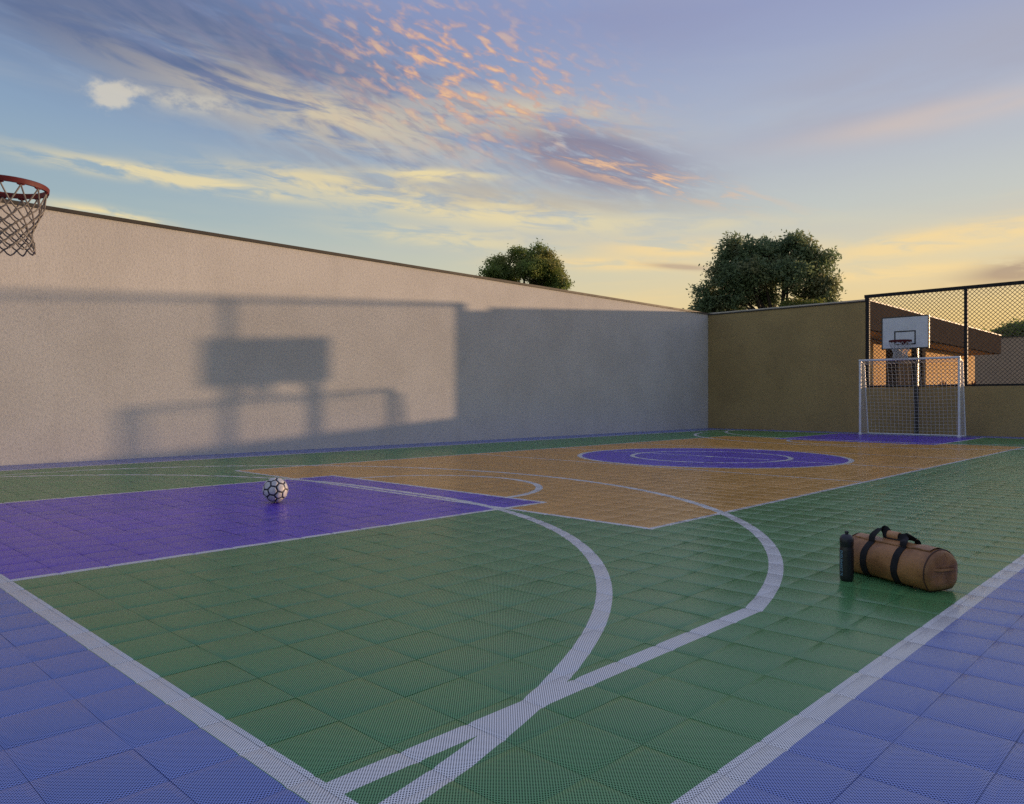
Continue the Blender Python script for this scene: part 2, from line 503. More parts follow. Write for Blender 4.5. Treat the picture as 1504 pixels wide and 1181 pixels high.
class MB:
    def __init__(self):
        self.v, self.f = [], []

    def add(self, vs, fs):
        o = len(self.v)
        self.v += [tuple(p) for p in vs]
        self.f += [tuple(i + o for i in f) for f in fs]
        return self

    def box(self, a, b):
        (x0, y0, z0), (x1, y1, z1) = a, b
        x0, x1 = min(x0, x1), max(x0, x1)
        y0, y1 = min(y0, y1), max(y0, y1)
        z0, z1 = min(z0, z1), max(z0, z1)
        return self.add([(x0, y0, z0), (x1, y0, z0), (x1, y1, z0), (x0, y1, z0), (x0, y0, z1), (x1, y0, z1), (x1, y1, z1), (x0, y1, z1)],
                        [(0, 3, 2, 1), (4, 5, 6, 7), (0, 1, 5, 4), (1, 2, 6, 5), (2, 3, 7, 6), (3, 0, 4, 7)])

    def tube(self, pts, r, n=8, closed=False, cap=True, up=None):
        pts = [Vector(p) for p in pts]
        N = len(pts)
        rs = r if isinstance(r, (list, tuple)) else [r] * N
        vs, fs = [], []
        prev = None
        for i, p in enumerate(pts):
            if closed:
                d = pts[(i + 1) % N] - pts[i - 1]
            else:
                d = pts[min(i + 1, N - 1)] - pts[max(i - 1, 0)]
            d.normalize()
            ref = up if up is not None else (prev if prev is not None else (Vector((0, 0, 1)) if abs(d.z) < 0.9 else Vector((1, 0, 0))))
            a = ref - d * ref.dot(d)
            if a.length < 1e-6:
                a = Vector((1, 0, 0)) - d * d.x
            a.normalize()
            bb = d.cross(a)
            prev = a
            for k in range(n):
                th = 2 * math.pi * (k + 0.5) / n
                vs.append(p + (a * math.cos(th) + bb * math.sin(th)) * rs[i])
        M_ = N if closed else N - 1
        for i in range(M_):
            j = (i + 1) % N
            for k in range(n):
                k2 = (k + 1) % n
                fs.append((i * n + k, i * n + k2, j * n + k2, j * n + k))
        if cap and not closed:
            fs.append(tuple(reversed(range(n))))
            fs.append(tuple(range((N - 1) * n, N * n)))
        return self.add(vs, fs)

    def lathe(self, prof, n=24):
        vs, fs = [], []
        for (r, z) in prof:
            for k in range(n):
                th = 2 * math.pi * k / n
                vs.append((r * math.cos(th), r * math.sin(th), z))
        for i in range(len(prof) - 1):
            for k in range(n):
                k2 = (k + 1) % n
                fs.append((i * n + k, i * n + k2, (i + 1) * n + k2, (i + 1) * n + k))
        fs.append(tuple(reversed(range(n))))
        fs.append(tuple(range((len(prof) - 1) * n, len(prof) * n)))
        return self.add(vs, fs)

    def obj(self, name, m, parent=None, smooth=False, bevel=0.0, sharp=40):
        me = bpy.data.meshes.new(name)
        me.from_pydata(self.v, [], self.f)
        me.validate()
        me.update()
        me.materials.append(m)
        if smooth:
            me.polygons.foreach_set('use_smooth', [True] * len(me.polygons))
            try:
                me.set_sharp_from_angle(angle=math.radians(sharp))
            except Exception:
                pass
        o = bpy.data.objects.new(name, me)
        COL.objects.link(o)
        if parent is not None:
            o.parent = parent
        if bevel:
            bm = bmesh.new()
            bm.from_mesh(me)
            bmesh.ops.bevel(bm, geom=bm.edges[:], offset=bevel, segments=2, affect='EDGES', profile=0.5)
            bm.to_mesh(me)
            bm.free()
        return o


def thing(name, label, cat, loc=(0, 0, 0), rz=0.0, group=None):
    o = bpy.data.objects.new(name, None)
    o.empty_display_size = 0.1
    COL.objects.link(o)
    o.location = loc
    o.rotation_euler = (0, 0, rz)
    return tag(o, label, cat, group)


def tag(o, label, cat, group=None):
    o['label'], o['category'] = label, cat
    if group:
        o['group'] = group
    return o


def structure(o):
    o['kind'] = 'structure'
    return o


# ------------------------------------------------------------------ the setting: ground and court floor
LB, WL = 24.0, 13.56             # back wall face, left wall face
WR, FZ = -2.6, 1.375             # side of the court nearer the sun, height of the low wall
WF = 8.24                        # where the high back wall ends and the fence begins
structure(MB().add([(-700, -700, -0.12), (900, -700, -0.12), (900, 900, -0.12), (-700, 900, -0.12)], [(0, 1, 2, 3)]).obj('ground', M['ground']))

floor = MB().box((-3.0, WR * H, -0.10), (LB * H + 0.05, WL * H + 0.05, -0.014)).obj('floor', M['slab'])
structure(floor)
a, bv, drop = TILE / 2 - 0.0007, 0.020, 0.0046


def tile_geo(cx, cy, tx, ty, dz, skirt=True):
    """a sports tile with a softly crowned top: flat middle, two falling rings, optional edge"""
    vs, fs = [], []
    for half, z0 in ((a - 0.036, 0.0), (a - bv, -0.0011), (a, -drop)):
        vs += [(cx + x * half, cy + y * half, z0 + dz + tx * x * half + ty * y * half) for x, y in ((-1, -1), (1, -1), (1, 1), (-1, 1))]
    fs.append((0, 1, 2, 3))
    if skirt:
        vs += [(cx + x * a, cy + y * a, -0.0138) for x, y in ((-1, -1), (1, -1), (1, 1), (-1, 1))]
    for r in range(len(vs) // 4 - 1):
        for k in range(4):
            k2 = (k + 1) % 4
            fs.append((r * 4 + 4 + k, r * 4 + 4 + k2, r * 4 + k2, r * 4 + k))
    return vs, fs


cells = []
i0, i1 = math.floor((-2.9 - TL0) / TILE), math.floor((LB * H - TL0) / TILE)
j0, j1 = math.ceil((WR * H - TW0) / TILE), math.floor((WL * H - TW0) / TILE)
for i in range(i0, i1 + 1):
    for j in range(j0, j1 + 1):
        cx, cy = TL0 + (i + 0.5) * TILE, TW0 + (j + 0.5) * TILE
        fx, fz = cx * math.sin(YAW) - cy * math.cos(YAW), cx * math.cos(YAW) + cy * math.sin(YAW)
        seen = False
        if fz > 0.5:
            u, vv = 752 + 1109.66 * fx / fz, 587.2 + 1109.66 * H / fz
            mg = 0.5 * TILE * 1109.66 / fz
            seen = -mg * 0.8 < u < 1504 + mg * 0.8 and vv < 1181 + mg * 0.6
        cells.append((0 if seen else 1, fz, cx, cy))
cells.sort()
near, rest = cells[:300], cells[300:]
tm = MB().add(*tile_geo(0, 0, 0, 0, 0))
tile0 = None
for (_, _, cx, cy) in near:
    if tile0 is None:
        o = tm.obj('tile', M['court'], smooth=True)
        tile0 = o
    else:
        o = tile0.copy()
        COL.objects.link(o)
    o.parent = floor
    o.location = (cx, cy, random.uniform(-0.0003, 0.0002))
    o.rotation_euler = (random.gauss(0, 0.0028), random.gauss(0, 0.0028), 0)
far = MB()
for (_, _, cx, cy) in rest:
    far.add(*tile_geo(cx, cy, random.gauss(0, 0.0028), random.gauss(0, 0.0028), random.uniform(-0.0003, 0.0002), False))
o = far.obj('tile_field', M['court'], floor, smooth=True)
o['kind'] = 'stuff'

# ------------------------------------------------------------------ walls
WH = 4.0
lw = MB().box((-6, WL * H, -0.1), ((LB + 0.25) * H, WL * H + 0.3, WH * H)).obj('boundary_wall', M['stucco'])
tag(lw, 'long beige stucco wall on the left carrying the shadows of the hoop and fence', 'wall')
MB().box((-6.02, WL * H - 0.035, WH * H + 0.002), ((LB + 0.25) * H + 0.02, WL * H + 0.34, WH * H + 0.068)).obj('coping', M['coping'], lw)
bw = MB().box((LB * H, WF * H, -0.1), ((LB + 0.2) * H, WL * H - 0.003, WH * H - 0.03)).obj('boundary_wall', M['brown_wall'])
tag(bw, 'tall olive brown rendered wall across the far end, left of the fence', 'wall')
MB().box((LB * H - 0.025, WF * H - 0.003, WH * H - 0.028), ((LB + 0.2) * H + 0.03, WL * H - 0.04, WH * H + 0.012)).obj('coping', M['coping'], bw)
pw = MB().box((LB * H, WR * H, -0.1), ((LB + 0.2) * H, WF * H - 0.003, FZ * H)).box((-6, (WR - 0.2) * H, -0.1), ((LB + 0.2) * H, WR * H - 0.002, FZ * H)).obj('boundary_wall', M['brown_wall'])  # second box: unseen right-hand run, added to keep the sun off the bag
tag(pw, 'low olive brown wall behind the goal, topped by the chain link fence, plus an unseen side run added for shade', 'wall')

# ------------------------------------------------------------------ chain link fence on the low wall
fence = thing('chain_link_fence', 'black chain link fence in a steel frame on the low wall behind the goal', 'fence', V(LB, WF, FZ))
FT = 4.19
org = V(LB, WF, FZ)
fx = 0.07


def fpart(name, mb, m, smooth=False, bevel=0.0):
    o = mb.obj(name, m, fence, smooth, bevel)
    return o


pw2 = 0.055
for k in range(5):
    y = -(0.02 + k * 2.66) * H
    fpart('post', MB().box((fx - pw2, y - pw2 * (2 if k == 0 else 1) * 0.9, 0.003), (fx + pw2, y + pw2 * 0.9, (FT - FZ) * H - 0.112)), M['fence_paint'], bevel=0.004)
fpart('top_rail', MB().box((fx - pw2 - 0.003, -4 * 2.66 * H - 0.08, (FT - FZ) * H - 0.11), (fx + pw2 + 0.003, 0.045, (FT - FZ) * H)), M['fence_paint'], bevel=0.004)
fpart('bottom_rail', MB().box((fx - pw2 + 0.012, -4 * 2.66 * H, 0.004), (fx + pw2 - 0.012, -0.075, 0.07)), M['fence_paint'], bevel=0.004)
wire = MB()
pitch = 0.112 * H
zb, zt = 0.07, (FT - FZ) * H - 0.112
yl, yr = -4 * 2.66 * H, -0.03
hh = zt - zb
for sgn in (1, -1):
    y = yl - hh
    while y < yr + hh:
        p0, p1 = Vector((0, y, zb)), Vector((0, y + sgn * hh, zt))
        d = (p1 - p0)
        ts = sorted([(yl - p0.y) / d.y, (yr - p0.y) / d.y])
        t0, t1 = max(0, ts[0]), min(1, ts[1])
        if t1 > t0 + 0.01:
            q0, q1 = p0 + d * t0, p0 + d * t1
            off = 0.004 * sgn
            wire.tube([(fx + off, q0.y, q0.z), (fx + off, q1.y, q1.z)], 0.0105, 4, cap=False)
        y += pitch
fpart('wire_mesh', wire, M['wire'])


# ------------------------------------------------------------------ basketball hoops
def cords(rows, n, rfun, zfun, r, jitter=0.0):
    """diamond net hung from a ring: nodes in staggered rings, joined by cords"""
    mb = MB()
    rnd = random.Random(3)
    nodes = []
    for j in range(rows + 1):
        ring = []
        for i in range(n):
            th = 2 * math.pi * (i + 0.5 * (j % 2)) / n
            rr = rfun(j / rows) * (1 + rnd.uniform(-jitter, jitter))
            ring.append(Vector((rr * math.cos(th), rr * math.sin(th), zfun(j / rows) + rnd.uniform(-jitter, jitter) * 0.12)))
        nodes.append(ring)
    for j in range(rows):
        for i in range(n):
            p = nodes[j][i]
            for k in ((i, (i + 1) % n) if j % 2 else (i, (i - 1) % n)):
                q = nodes[j + 1][k]
                mid = (p + q) / 2
                mid.z -= 0.004 * rnd.random() + (0.006 if j else 0.0)
                mb.tube([p, mid, q], r, 5, cap=False)
    return mb


def hoop(label, loc, rz, net_mat, cord, rim_z):
    """free standing hoop: +X of its own axes points from the pole into the court"""
    t = thing('basketball_hoop', label, 'hoop', loc, rz, 'basketball hoops at the two ends of the court')
    BX, RC = 1.22, 1.22 + 0.46       # board face and ring centre from the pole
    bw_, b0, b1 = 0.605 * H, 2.40 * H, 3.30 * H
    MB().box((-0.062, -0.062, 0.02), (0.062, 0.062, 2.98 * H)).obj('pole', M['black_paint'], t, bevel=0.006)
    MB().box((-0.20, -0.20, 0.001), (0.20, 0.20, 0.02)).obj('base_plate', M['black_paint'], t, bevel=0.003)
    for z in (2.55 * H, 2.93 * H):
        MB().box((0.064, -0.045, z - 0.045), (BX - 0.062, 0.045, z + 0.045)).obj('arm', M['black_paint'], t, bevel=0.004)
    for s in (-1, 1):
        MB().tube([(0.03, s * 0.066, 2.05 * H), (BX - 0.065, s * 0.30, 2.46 * H)], 0.022, 8).obj('brace', M['black_paint'], t, True)
        MB().tube([(0.03, s * 0.066, 2.92 * H), (BX - 0.065, s * 0.42, 3.18 * H)], 0.018, 8).obj('brace', M['black_paint'], t, True)
    board = MB().box((BX - 0.03, -bw_ + 0.02, b0 + 0.02), (BX, bw_ - 0.02, b1 - 0.02)).obj('backboard', M['board'], t)
    fr = MB()
    e = 0.034
    for (y0, y1, z0, z1) in ((-bw_, bw_, b0, b0 + e), (-bw_, bw_, b1 - e, b1), (-bw_, -bw_ + e, b0 + e, b1 - e), (bw_ - e, bw_, b0 + e, b1 - e)):
        fr.box((BX - 0.06, y0, z0), (BX + 0.007, y1, z1))
    fr.obj('edge_frame', M['black_paint'], board)
    sq = MB()
    sw, s0, s1, e = 0.275 * H, b0 + 0.11 * H, b0 + 0.50 * H, 0.042
    for (y0, y1, z0, z1) in ((-sw, sw, s0, s0 + e), (-sw, sw, s1 - e, s1), (-sw, -sw + e, s0 + e, s1 - e), (sw - e, sw, s0 + e, s1 - e)):
        sq.box((BX + 0.0005, y0, z0), (BX + 0.003, y1, z1))
    sq.obj('target_square', M['black_paint'], board)
    R = 0.272 * H
    z = rim_z * H
    # flat steel ring with hooks for the net
    n = 48
    prof = ((R - 0.012, z - 0.028), (R + 0.010, z - 0.028), (R + 0.014, z + 0.012), (R + 0.006, z + 0.020), (R - 0.012, z + 0.018))
    mb = MB()
    vs, fs = [], []
    for k in range(n):
        th = 2 * math.pi * k / n
        for (r, zz) in prof:
            vs.append((RC + r * math.cos(th), r * math.sin(th), zz))
    m5 = len(prof)
    for k in range(n):
        k2 = (k + 1) % n
        for q in range(m5):
            q2 = (q + 1) % m5
            fs.append((k * m5 + q, k2 * m5 + q, k2 * m5 + q2, k * m5 + q2))
    mb.add(vs, fs)
    rim = mb.obj('rim', M['rim_red'], t, True, sharp=35)
    hk = MB()
    hk.tube([((R - 0.001) * math.cos(th), (R - 0.001) * math.sin(th), -0.030 - 0.010 * (1 - abs(th) / 0.09)) for th in (-0.09, -0.045, 0.0, 0.045, 0.09)], 0.009, 6)
    h0 = hk.obj('net_hook', M['rim_red'], rim, True)
    for k in range(13):
        o = h0 if k == 0 else h0.copy()
        if k:
            COL.objects.link(o)
            o.parent = rim
        o.location = (RC, 0, z)
        o.rotation_euler = (0, 0, 2 * math.pi * k / 13)
    mb = MB()
    mb.box((BX + 0.0035, -0.10, z - 0.10), (BX + 0.018, 0.10, z + 0.03))
    for s in (-1, 1):
        mb.box((BX + 0.0185, s * 0.07 - 0.012, z - 0.03), (RC - R * 0.93, s * 0.07 + 0.012, z - 0.012))
    mb.obj('rim_bracket', M['rim_red'], t)
    cz = z - 0.036
    prof_r = lambda q: R * (1.0 - 0.40 * min(1, q / 0.55) ** 0.8 + (0.10 * (q - 0.55) / 0.45 if q > 0.55 else 0))
    zz = [0, 0.27, 0.38, 0.48, 0.57, 0.66, 0.75, 0.83, 0.91, 1.0]
    net = cords(9, 13, prof_r, lambda q: -0.465 * H * zz[int(round(q * 9))] * 1.0, cord, 0.035)
    o = net.obj('net', net_mat, t, True)
    o.location = (RC, 0, cz)
    return t


RIMC = 1.462
hoop('basketball hoop whose red rim and grey net hang before the long beige wall', V(RIMC, 6.77) - Vector((1.68, 0, 0)), 0.0, M['net_grey'], 0.0074, 2.625)
hoop('distant basketball hoop with white backboard standing behind the football goal', V(22.06, 6.665) + Vector((1.68, 0, 0)), math.pi, M['net_far'], 0.0075, 2.60)

# ------------------------------------------------------------------ football goal
GL, GW0, GW1, GH = 22.60, 5.385, 7.905, 2.125
goal = thing('football_goal', 'white framed football goal with a pale net in front of the low wall', 'goal', V(GL, (GW0 + GW1) / 2))
hw, gh, gr = (GW1 - GW0) / 2 * H, GH * H, 0.037
for s in (-1, 1):
    p = MB().tube([(0, s * hw, 0.004), (0, s * hw, gh - 0.04)], gr, 14).obj('post', M['white_metal'], goal, True)
    MB().tube([(0, s * hw, 0.002), (0, s * hw, 0.06)], gr + 0.022, 14).obj('foot_sleeve', M['white_metal'], p, True)
MB().tube([(0, -hw - gr, gh), (0, hw + gr, gh)], gr, 14).obj('crossbar', M['white_metal'], goal, True)
TD, BD = 0.34 * H, 0.66 * H       # depth of the net at the top and at the ground
TZ = gh - 0.12
br = 0.018
for s in (-1, 1):
    MB().tube([(0, s * hw, gh - 0.02), (TD, s * hw, TZ), (BD, s * hw, 0.03)], br, 8).obj('net_support', M['white_metal'], goal, True)
    MB().tube([(0.03, s * hw, 0.026), (BD, s * hw, 0.026)], br, 8).obj('ground_bar', M['white_metal'], goal, True)
MB().tube([(BD, -hw, 0.026), (BD, hw, 0.026)], br + 0.004, 8).obj('ground_bar', M['white_metal'], goal, True)
net = MB()
ny, nz = 24, 20
cr = 0.0052
rnd = random.Random(11)


def backp(u, v):
    """u across 0..1, v from the top of the net (0) to the ground (1); it sags a little"""
    x = TD + (BD - TD) * v
    sag = 0.05 * math.sin(math.pi * u) * math.sin(math.pi * v)
    return Vector((x + sag * 1.6, -hw + 2 * hw * u, TZ * (1 - v) + 0.03 * v - sag * (0.5 + 0.5 * math.sin(5 * u))))


for i in range(ny + 1):
    net.tube([backp(i / ny, q / 10) for q in range(11)], cr, 4, cap=False)
for j in range(nz + 1):
    net.tube([backp(q / 16, j / nz) for q in range(17)], cr, 4, cap=False)
for i in range(ny + 1):                                # roof of the net
    y = -hw + 2 * hw * i / ny
    net.tube([(0, y, gh - 0.03), (TD * 0.5, y, gh - 0.11), (TD, y, TZ)], cr, 4, cap=False)
for j in range(1, 4):
    q = j / 4
    net.tube([(TD * q, -hw + 2 * hw * k / 8, gh - 0.03 + (TZ - gh + 0.03) * q - 0.03 * math.sin(math.pi * k / 8)) for k in range(9)], cr, 4, cap=False)
for s in (-1, 1):                                      # sides
    for j in range(1, nz):
        v = j / nz
        net.tube([(0, s * hw, (gh - 0.03) * (1 - v)), (TD + (BD - TD) * v, s * hw, TZ * (1 - v) + 0.03 * v)], cr, 4, cap=False)
    for k in range(1, 8):
        q = k / 8
        net.tube([(TD * q, s * hw, gh - 0.03 + (TZ - gh + 0.03) * q), (BD * q, s * hw, 0.03)], cr, 4, cap=False)
net.obj('net', M['net_white'], goal)


# ------------------------------------------------------------------ football
def football(loc, r):
    t = thing('football', 'white and black panelled football lying in the purple key', 'ball', loc, 0.35)
    phi = (1 + 5 ** 0.5) / 2
    iv = []
    for a_ in (-1, 1):
        for b_ in (-phi, phi):
            iv += [Vector((0, a_, b_)), Vector((a_, b_, 0)), Vector((b_, 0, a_))]
    nb = [[j for j in range(12) if j != i and abs((iv[i] - iv[j]).length - 2) < 0.01] for i in range(12)]
    rot = Matrix.Rotation(0.62, 3, 'X') @ Matrix.Rotation(0.35, 3, 'Y')
    polys = []
    for i in range(12):
        polys.append([(iv[i] * 2 + iv[j]) / 3 for j in nb[i]])
    for i in range(12):
        for j in nb[i]:
            for k in nb[i]:
                if i < j < k and k in nb[j]:
                    pts = []
                    for (p, q) in ((i, j), (j, k), (k, i)):
                        pts += [(iv[p] * 2 + iv[q]) / 3, (iv[p] + iv[q] * 2) / 3]
                    polys.append(pts)
    bm = bmesh.new()
    bmesh.ops.create_icosphere(bm, subdivisions=4, radius=r * 0.975)
    me = bpy.data.meshes.new('bladder')
    bm.to_mesh(me)
    bm.free()
    me.materials.append(M['ball_seam'])
    me.polygons.foreach_set('use_smooth', [True] * len(me.polygons))
    core = bpy.data.objects.new('bladder', me)
    COL.objects.link(core)
    core.parent = t
    core.location = (0, 0, r)
    for pts in polys:
        c = sum(pts, Vector()) / len(pts)
        ax = c.normalized()
        e1 = (pts[0] - c).normalized()
        e2 = ax.cross(e1)
        pts = sorted(pts, key=lambda p: math.atan2((p - c).dot(e2), (p - c).dot(e1)))
        vs, fs = [c], []
        rings = (0.5, 0.72, 0.775, 0.785)
        hts = (1.0, 0.999, 0.990, 0.965)
        n = len(pts)
        m2 = 2 * n
        dirs = []
        for q in range(n):
            p, p2 = pts[q], pts[(q + 1) % n]
            dirs += [p, (p + p2) / 2]
        vs = [(rot @ c.normalized()) * r]
        for rg, ht in zip(rings, hts):
            for p in dirs:
                w_ = rot @ (c + (p - c) * rg).normalized()
                vs.append(w_ * r * ht)
        for q in range(m2):
            fs.append((0, 1 + q, 1 + (q + 1) % m2))
        for g in range(len(rings) - 1):
            for q in range(m2):
                q2 = (q + 1) % m2
                fs.append((1 + g * m2 + q, 1 + (g + 1) * m2 + q, 1 + (g + 1) * m2 + q2, 1 + g * m2 + q2))
        o = MB().add(vs, fs).obj('panel', M['ball_white'], t, True, sharp=60)
        o.location = (0, 0, r)
    return t


football(V(3.69, 6.77) + Vector((0, 0, 0.001)), 0.121 * H)

# ------------------------------------------------------------------ water bottle
bt = thing('water_bottle', 'black sports water bottle with pale blue lettering standing by the duffel bag', 'bottle', V(4.29, 1.572) + Vector((0, 0, 0.0005)))
br_ = 0.0365 * H
MB().lathe([(br_ * 0.80, 0), (br_ * 0.90, 0.004), (br_ * 0.98, 0.02), (br_, 0.04), (br_, 0.20), (br_ * 0.985, 0.212), (br_ * 0.93, 0.222), (br_ * 0.93, 0.232), (br_ * 0.98, 0.240), (br_ * 0.985, 0.262)], 40).obj('body', M['bottle'], bt, True)
cap = MB().lathe([(br_ * 1.0, 0.2622), (br_ * 1.0, 0.272), (br_ * 0.95, 0.284), (br_ * 0.80, 0.297), (br_ * 0.55, 0.306), (br_ * 0.34, 0.309)], 40).obj('cap', M['bottle_cap'], bt, True)
MB().lathe([(br_ * 0.24, 0.3092), (br_ * 0.24, 0.316), (br_ * 0.30, 0.318), (br_ * 0.30, 0.326), (br_ * 0.2, 0.330)], 20).obj('spout', M['bottle_cap'], cap, True)
cu = bpy.data.curves.new('lettering', 'FONT')
cu.body = 'ENDURANCE 75'
cu.size = 0.030
cu.fill_mode = 'FRONT'
tmp = bpy.data.objects.new('lettering_source', cu)
COL.objects.link(tmp)
dg = bpy.context.evaluated_depsgraph_get()
me = bpy.data.meshes.new_from_object(tmp.evaluated_get(dg))
bpy.data.objects.remove(tmp)
bm = bmesh.new()
bm.from_mesh(me)
bmesh.ops.triangulate(bm, faces=bm.faces[:])
bmesh.ops.subdivide_edges(bm, edges=[e for e in bm.edges if e.calc_length() > 0.006], cuts=2)
xs = [v.co.x for v in bm.verts]
ys = [v.co.y for v in bm.verts]
# reads downwards on the side of the bottle turned to the left of the viewer
cam_dir = math.atan2(-bt.location.y, -bt.location.x)
th0 = cam_dir - math.radians(47)
for v in bm.verts:
    q = (v.co.x - min(xs)) / (max(xs) - min(xs))
    th = th0 + (v.co.y - (min(ys) + max(ys)) / 2) / br_ * 0.95
    v.co = ((br_ + 0.0006) * math.cos(th), (br_ + 0.0006) * math.sin(th), 0.202 - q * 0.165)
bm.to_mesh(me)
bm.free()
me.materials.clear()
me.materials.append(M['print'])
o = bpy.data.objects.new('lettering', me)
COL.objects.link(o)
o.parent = bt

# ------------------------------------------------------------------ duffel bag
cw, sw_ = math.cos(YAW), math.sin(YAW)


def cam2court(X, Z):
    return Vector((X * sw_ + Z * cw, -X * cw + Z * sw_, 0)) * H


bl = 0.52 * H
ang = math.radians(23)
axis = (cam2court(math.sin(ang), -math.cos(ang))).normalized()
right_end = cam2court(2.238, 3.95)
br2 = 0.1195 * H
centre = right_end - axis * (bl / 2)
bag = thing('duffel_bag', 'brown leather duffel bag with black webbing straps and handles on the green court', 'bag', centre + Vector((0, 0, 0.001)), math.atan2(axis.y, axis.x))
NS, NC = 40, 48


def bag_r(th, q):
    """cross-section: round, slumped on the floor, with soft dents in the hide"""
    x, z = math.cos(th), math.sin(th)
    r = br2 * (1.0 + 0.035 * abs(x) ** 3)
    if z < -0.72:
        r *= 0.72 / -z * 1.0 + (1 - 0.72 / -z) * 0.12
    d = mnoise.noise(Vector((q * 5.2, x * 1.9, z * 1.9 + 4))) * 0.045 + mnoise.noise(Vector((q * 13, x * 4.5, z * 4.5))) * 0.022
    return r * (1 + d * (1 - 0.6 * abs(2 * q - 1) ** 6))


def bag_p(th, q, lift=0.0):
    r = bag_r(th, q) + lift
    zc = br2 * 0.80
    sag = 1.0 - 0.03 * math.sin(math.pi * q)
    zz = zc + r * math.sin(th) * sag
    return Vector(((q - 0.5) * bl, r * math.cos(th), max(zz, 0.001)))


vs, fs = [], []
qs = [i / NS for i in range(NS + 1)]
for q in qs:
    for k in range(NC):
        vs.append(bag_p(2 * math.pi * k / NC, q))
for i in range(NS):
    for k in range(NC):
        k2 = (k + 1) % NC
        fs.append((i * NC + k, i * NC + k2, (i + 1) * NC + k2, (i + 1) * NC + k))
MB().add(vs, fs).obj('body', M['leather'], bag, True, sharp=80)


def bag_end(q, s):
    vs, fs = [], []
    rings = ((1.0, 0.0), (0.965, 0.012), (0.90, 0.020), (0.7, 0.027), (0.4, 0.030), (0.1, 0.031))
    for rg, out_ in rings:
        for k in range(NC):
            p = bag_p(2 * math.pi * k / NC, q)
            c = Vector((p.x, 0, br2 * 0.80))
            w_ = c + (p - c) * rg
            w_.x += s * out_ * (1 + 0.5 * mnoise.noise(Vector((w_.y * 14, w_.z * 14, q * 7))))
            vs.append(w_)
    for g in range(len(rings) - 1):
        for k in range(NC):
            k2 = (k + 1) % NC
            f = (g * NC + k, g * NC + k2, (g + 1) * NC + k2, (g + 1) * NC + k)
            fs.append(f if s > 0 else f[::-1])
    fs.append(tuple((len(rings) - 1) * NC + k for k in range(NC)) if s > 0 else tuple((len(rings) - 1) * NC + k for k in reversed(range(NC))))
    e = MB().add(vs, fs).obj('end_panel', M['leather'], bag, True, sharp=80)
    MB().tube([bag_p(2 * math.pi * k / NC, q, 0.0015) + Vector((s * 0.002, 0, 0)) for k in range(NC)], 0.0042, 6, closed=True).obj('piping', M['leather_dark'], e, True)
    return e


bag_end(0.0, -1)
e_r = bag_end(1.0, 1)
# pocket seam across the end that faces the court corner, folded over like a flap
pts = []
for k in range(13):
    y = -0.92 + 1.84 * k / 12
    yy = y * br2 * 0.93
    zz = br2 * 0.80 + br2 * (0.20 - 0.10 * y + 0.03 * math.sin(3 * y))
    dep = 0.030 * (1 - abs(y) ** 4) + 0.004
    pts.append(Vector((bl / 2 + dep, yy, zz)))
MB().tube(pts, 0.0055, 6).obj('pocket_zip', M['leather_dark'], e_r, True)
flap = MB()
vs, fs = [], []
for k, p in enumerate(pts):
    vs += [p + Vector((0.006, 0, 0.004)), p + Vector((0.009, 0, -0.010)), p + Vector((0.002, 0, -0.016))]
for k in range(12):
    for g in range(2):
        fs.append((k * 3 + g, (k + 1) * 3 + g, (k + 1) * 3 + g + 1, k * 3 + g + 1))
flap.add(vs, fs).obj('pocket_flap', M['leather'], e_r, True)
# top opening: overlapping flap along the top
vs, fs = [], []
nq = 30
for i in range(nq + 1):
    q = 0.03 + 0.94 * i / nq
    for th, lf in ((math.radians(64), 0.003), (math.radians(66), 0.009), (math.radians(78), 0.010), (math.radians(92), 0.0095), (math.radians(106), 0.008), (math.radians(118), 0.003)):
        vs.append(bag_p(math.pi - th, q, lf + 0.003 * mnoise.noise(Vector((q * 8, th * 3, 1)))))
for i in range(nq):
    for g in range(5):
        fs.append((i * 6 + g, i * 6 + g + 1, (i + 1) * 6 + g + 1, (i + 1) * 6 + g))
MB().add(vs, fs).obj('top_flap', M['leather'], bag, True, sharp=50)
# webbing straps that run under the bag and up both sides
SQ = (0.27, 0.66)
hwid = 0.021 * H
TOPA = math.radians(62)


def ribbon(mb, pts, width_dir, hw_, th=0.004):
    """a strap: pts along the middle, width along width_dir"""
    vs, fs = [], []
    N = len(pts)
    for i, p in enumerate(pts):
        d = (pts[min(i + 1, N - 1)] - pts[max(i - 1, 0)]).normalized()
        wd = width_dir[i] if isinstance(width_dir, list) else width_dir
        wd = (wd - d * wd.dot(d)).normalized()
        nn = d.cross(wd)
        for a_, b_ in ((-1, -1), (1, -1), (1, 1), (-1, 1)):
            vs.append(p + wd * hw_ * a_ + nn * th / 2 * b_)
    for i in range(N - 1):
        for k in range(4):
            k2 = (k + 1) % 4
            fs.append((i * 4 + k, i * 4 + k2, (i + 1) * 4 + k2, (i + 1) * 4 + k))
    fs += [(3, 2, 1, 0), tuple((N - 1) * 4 + k for k in range(4))]
    mb.add(vs, fs)


UX = Vector((1, 0, 0))
for q in SQ:
    vs, fs = [], []
    n = 36
    for i in range(n + 1):
        th = math.pi - TOPA - (2 * math.pi - (math.pi - 2 * TOPA)) * 0 + (i / n) * (math.pi + 2 * TOPA)
        for dq, lf in ((-hwid / bl, 0.0), (-hwid / bl, 0.0045), (hwid / bl, 0.0045), (hwid / bl, 0.0)):
            vs.append(bag_p(th, q + dq, lf))
    for i in range(n):
        for k in range(4):
            k2 = (k + 1) % 4
            fs.append((i * 4 + k, i * 4 + k2, (i + 1) * 4 + k2, (i + 1) * 4 + k))
    MB().add(vs, fs).obj('strap', M['webbing'], bag, True, sharp=40)
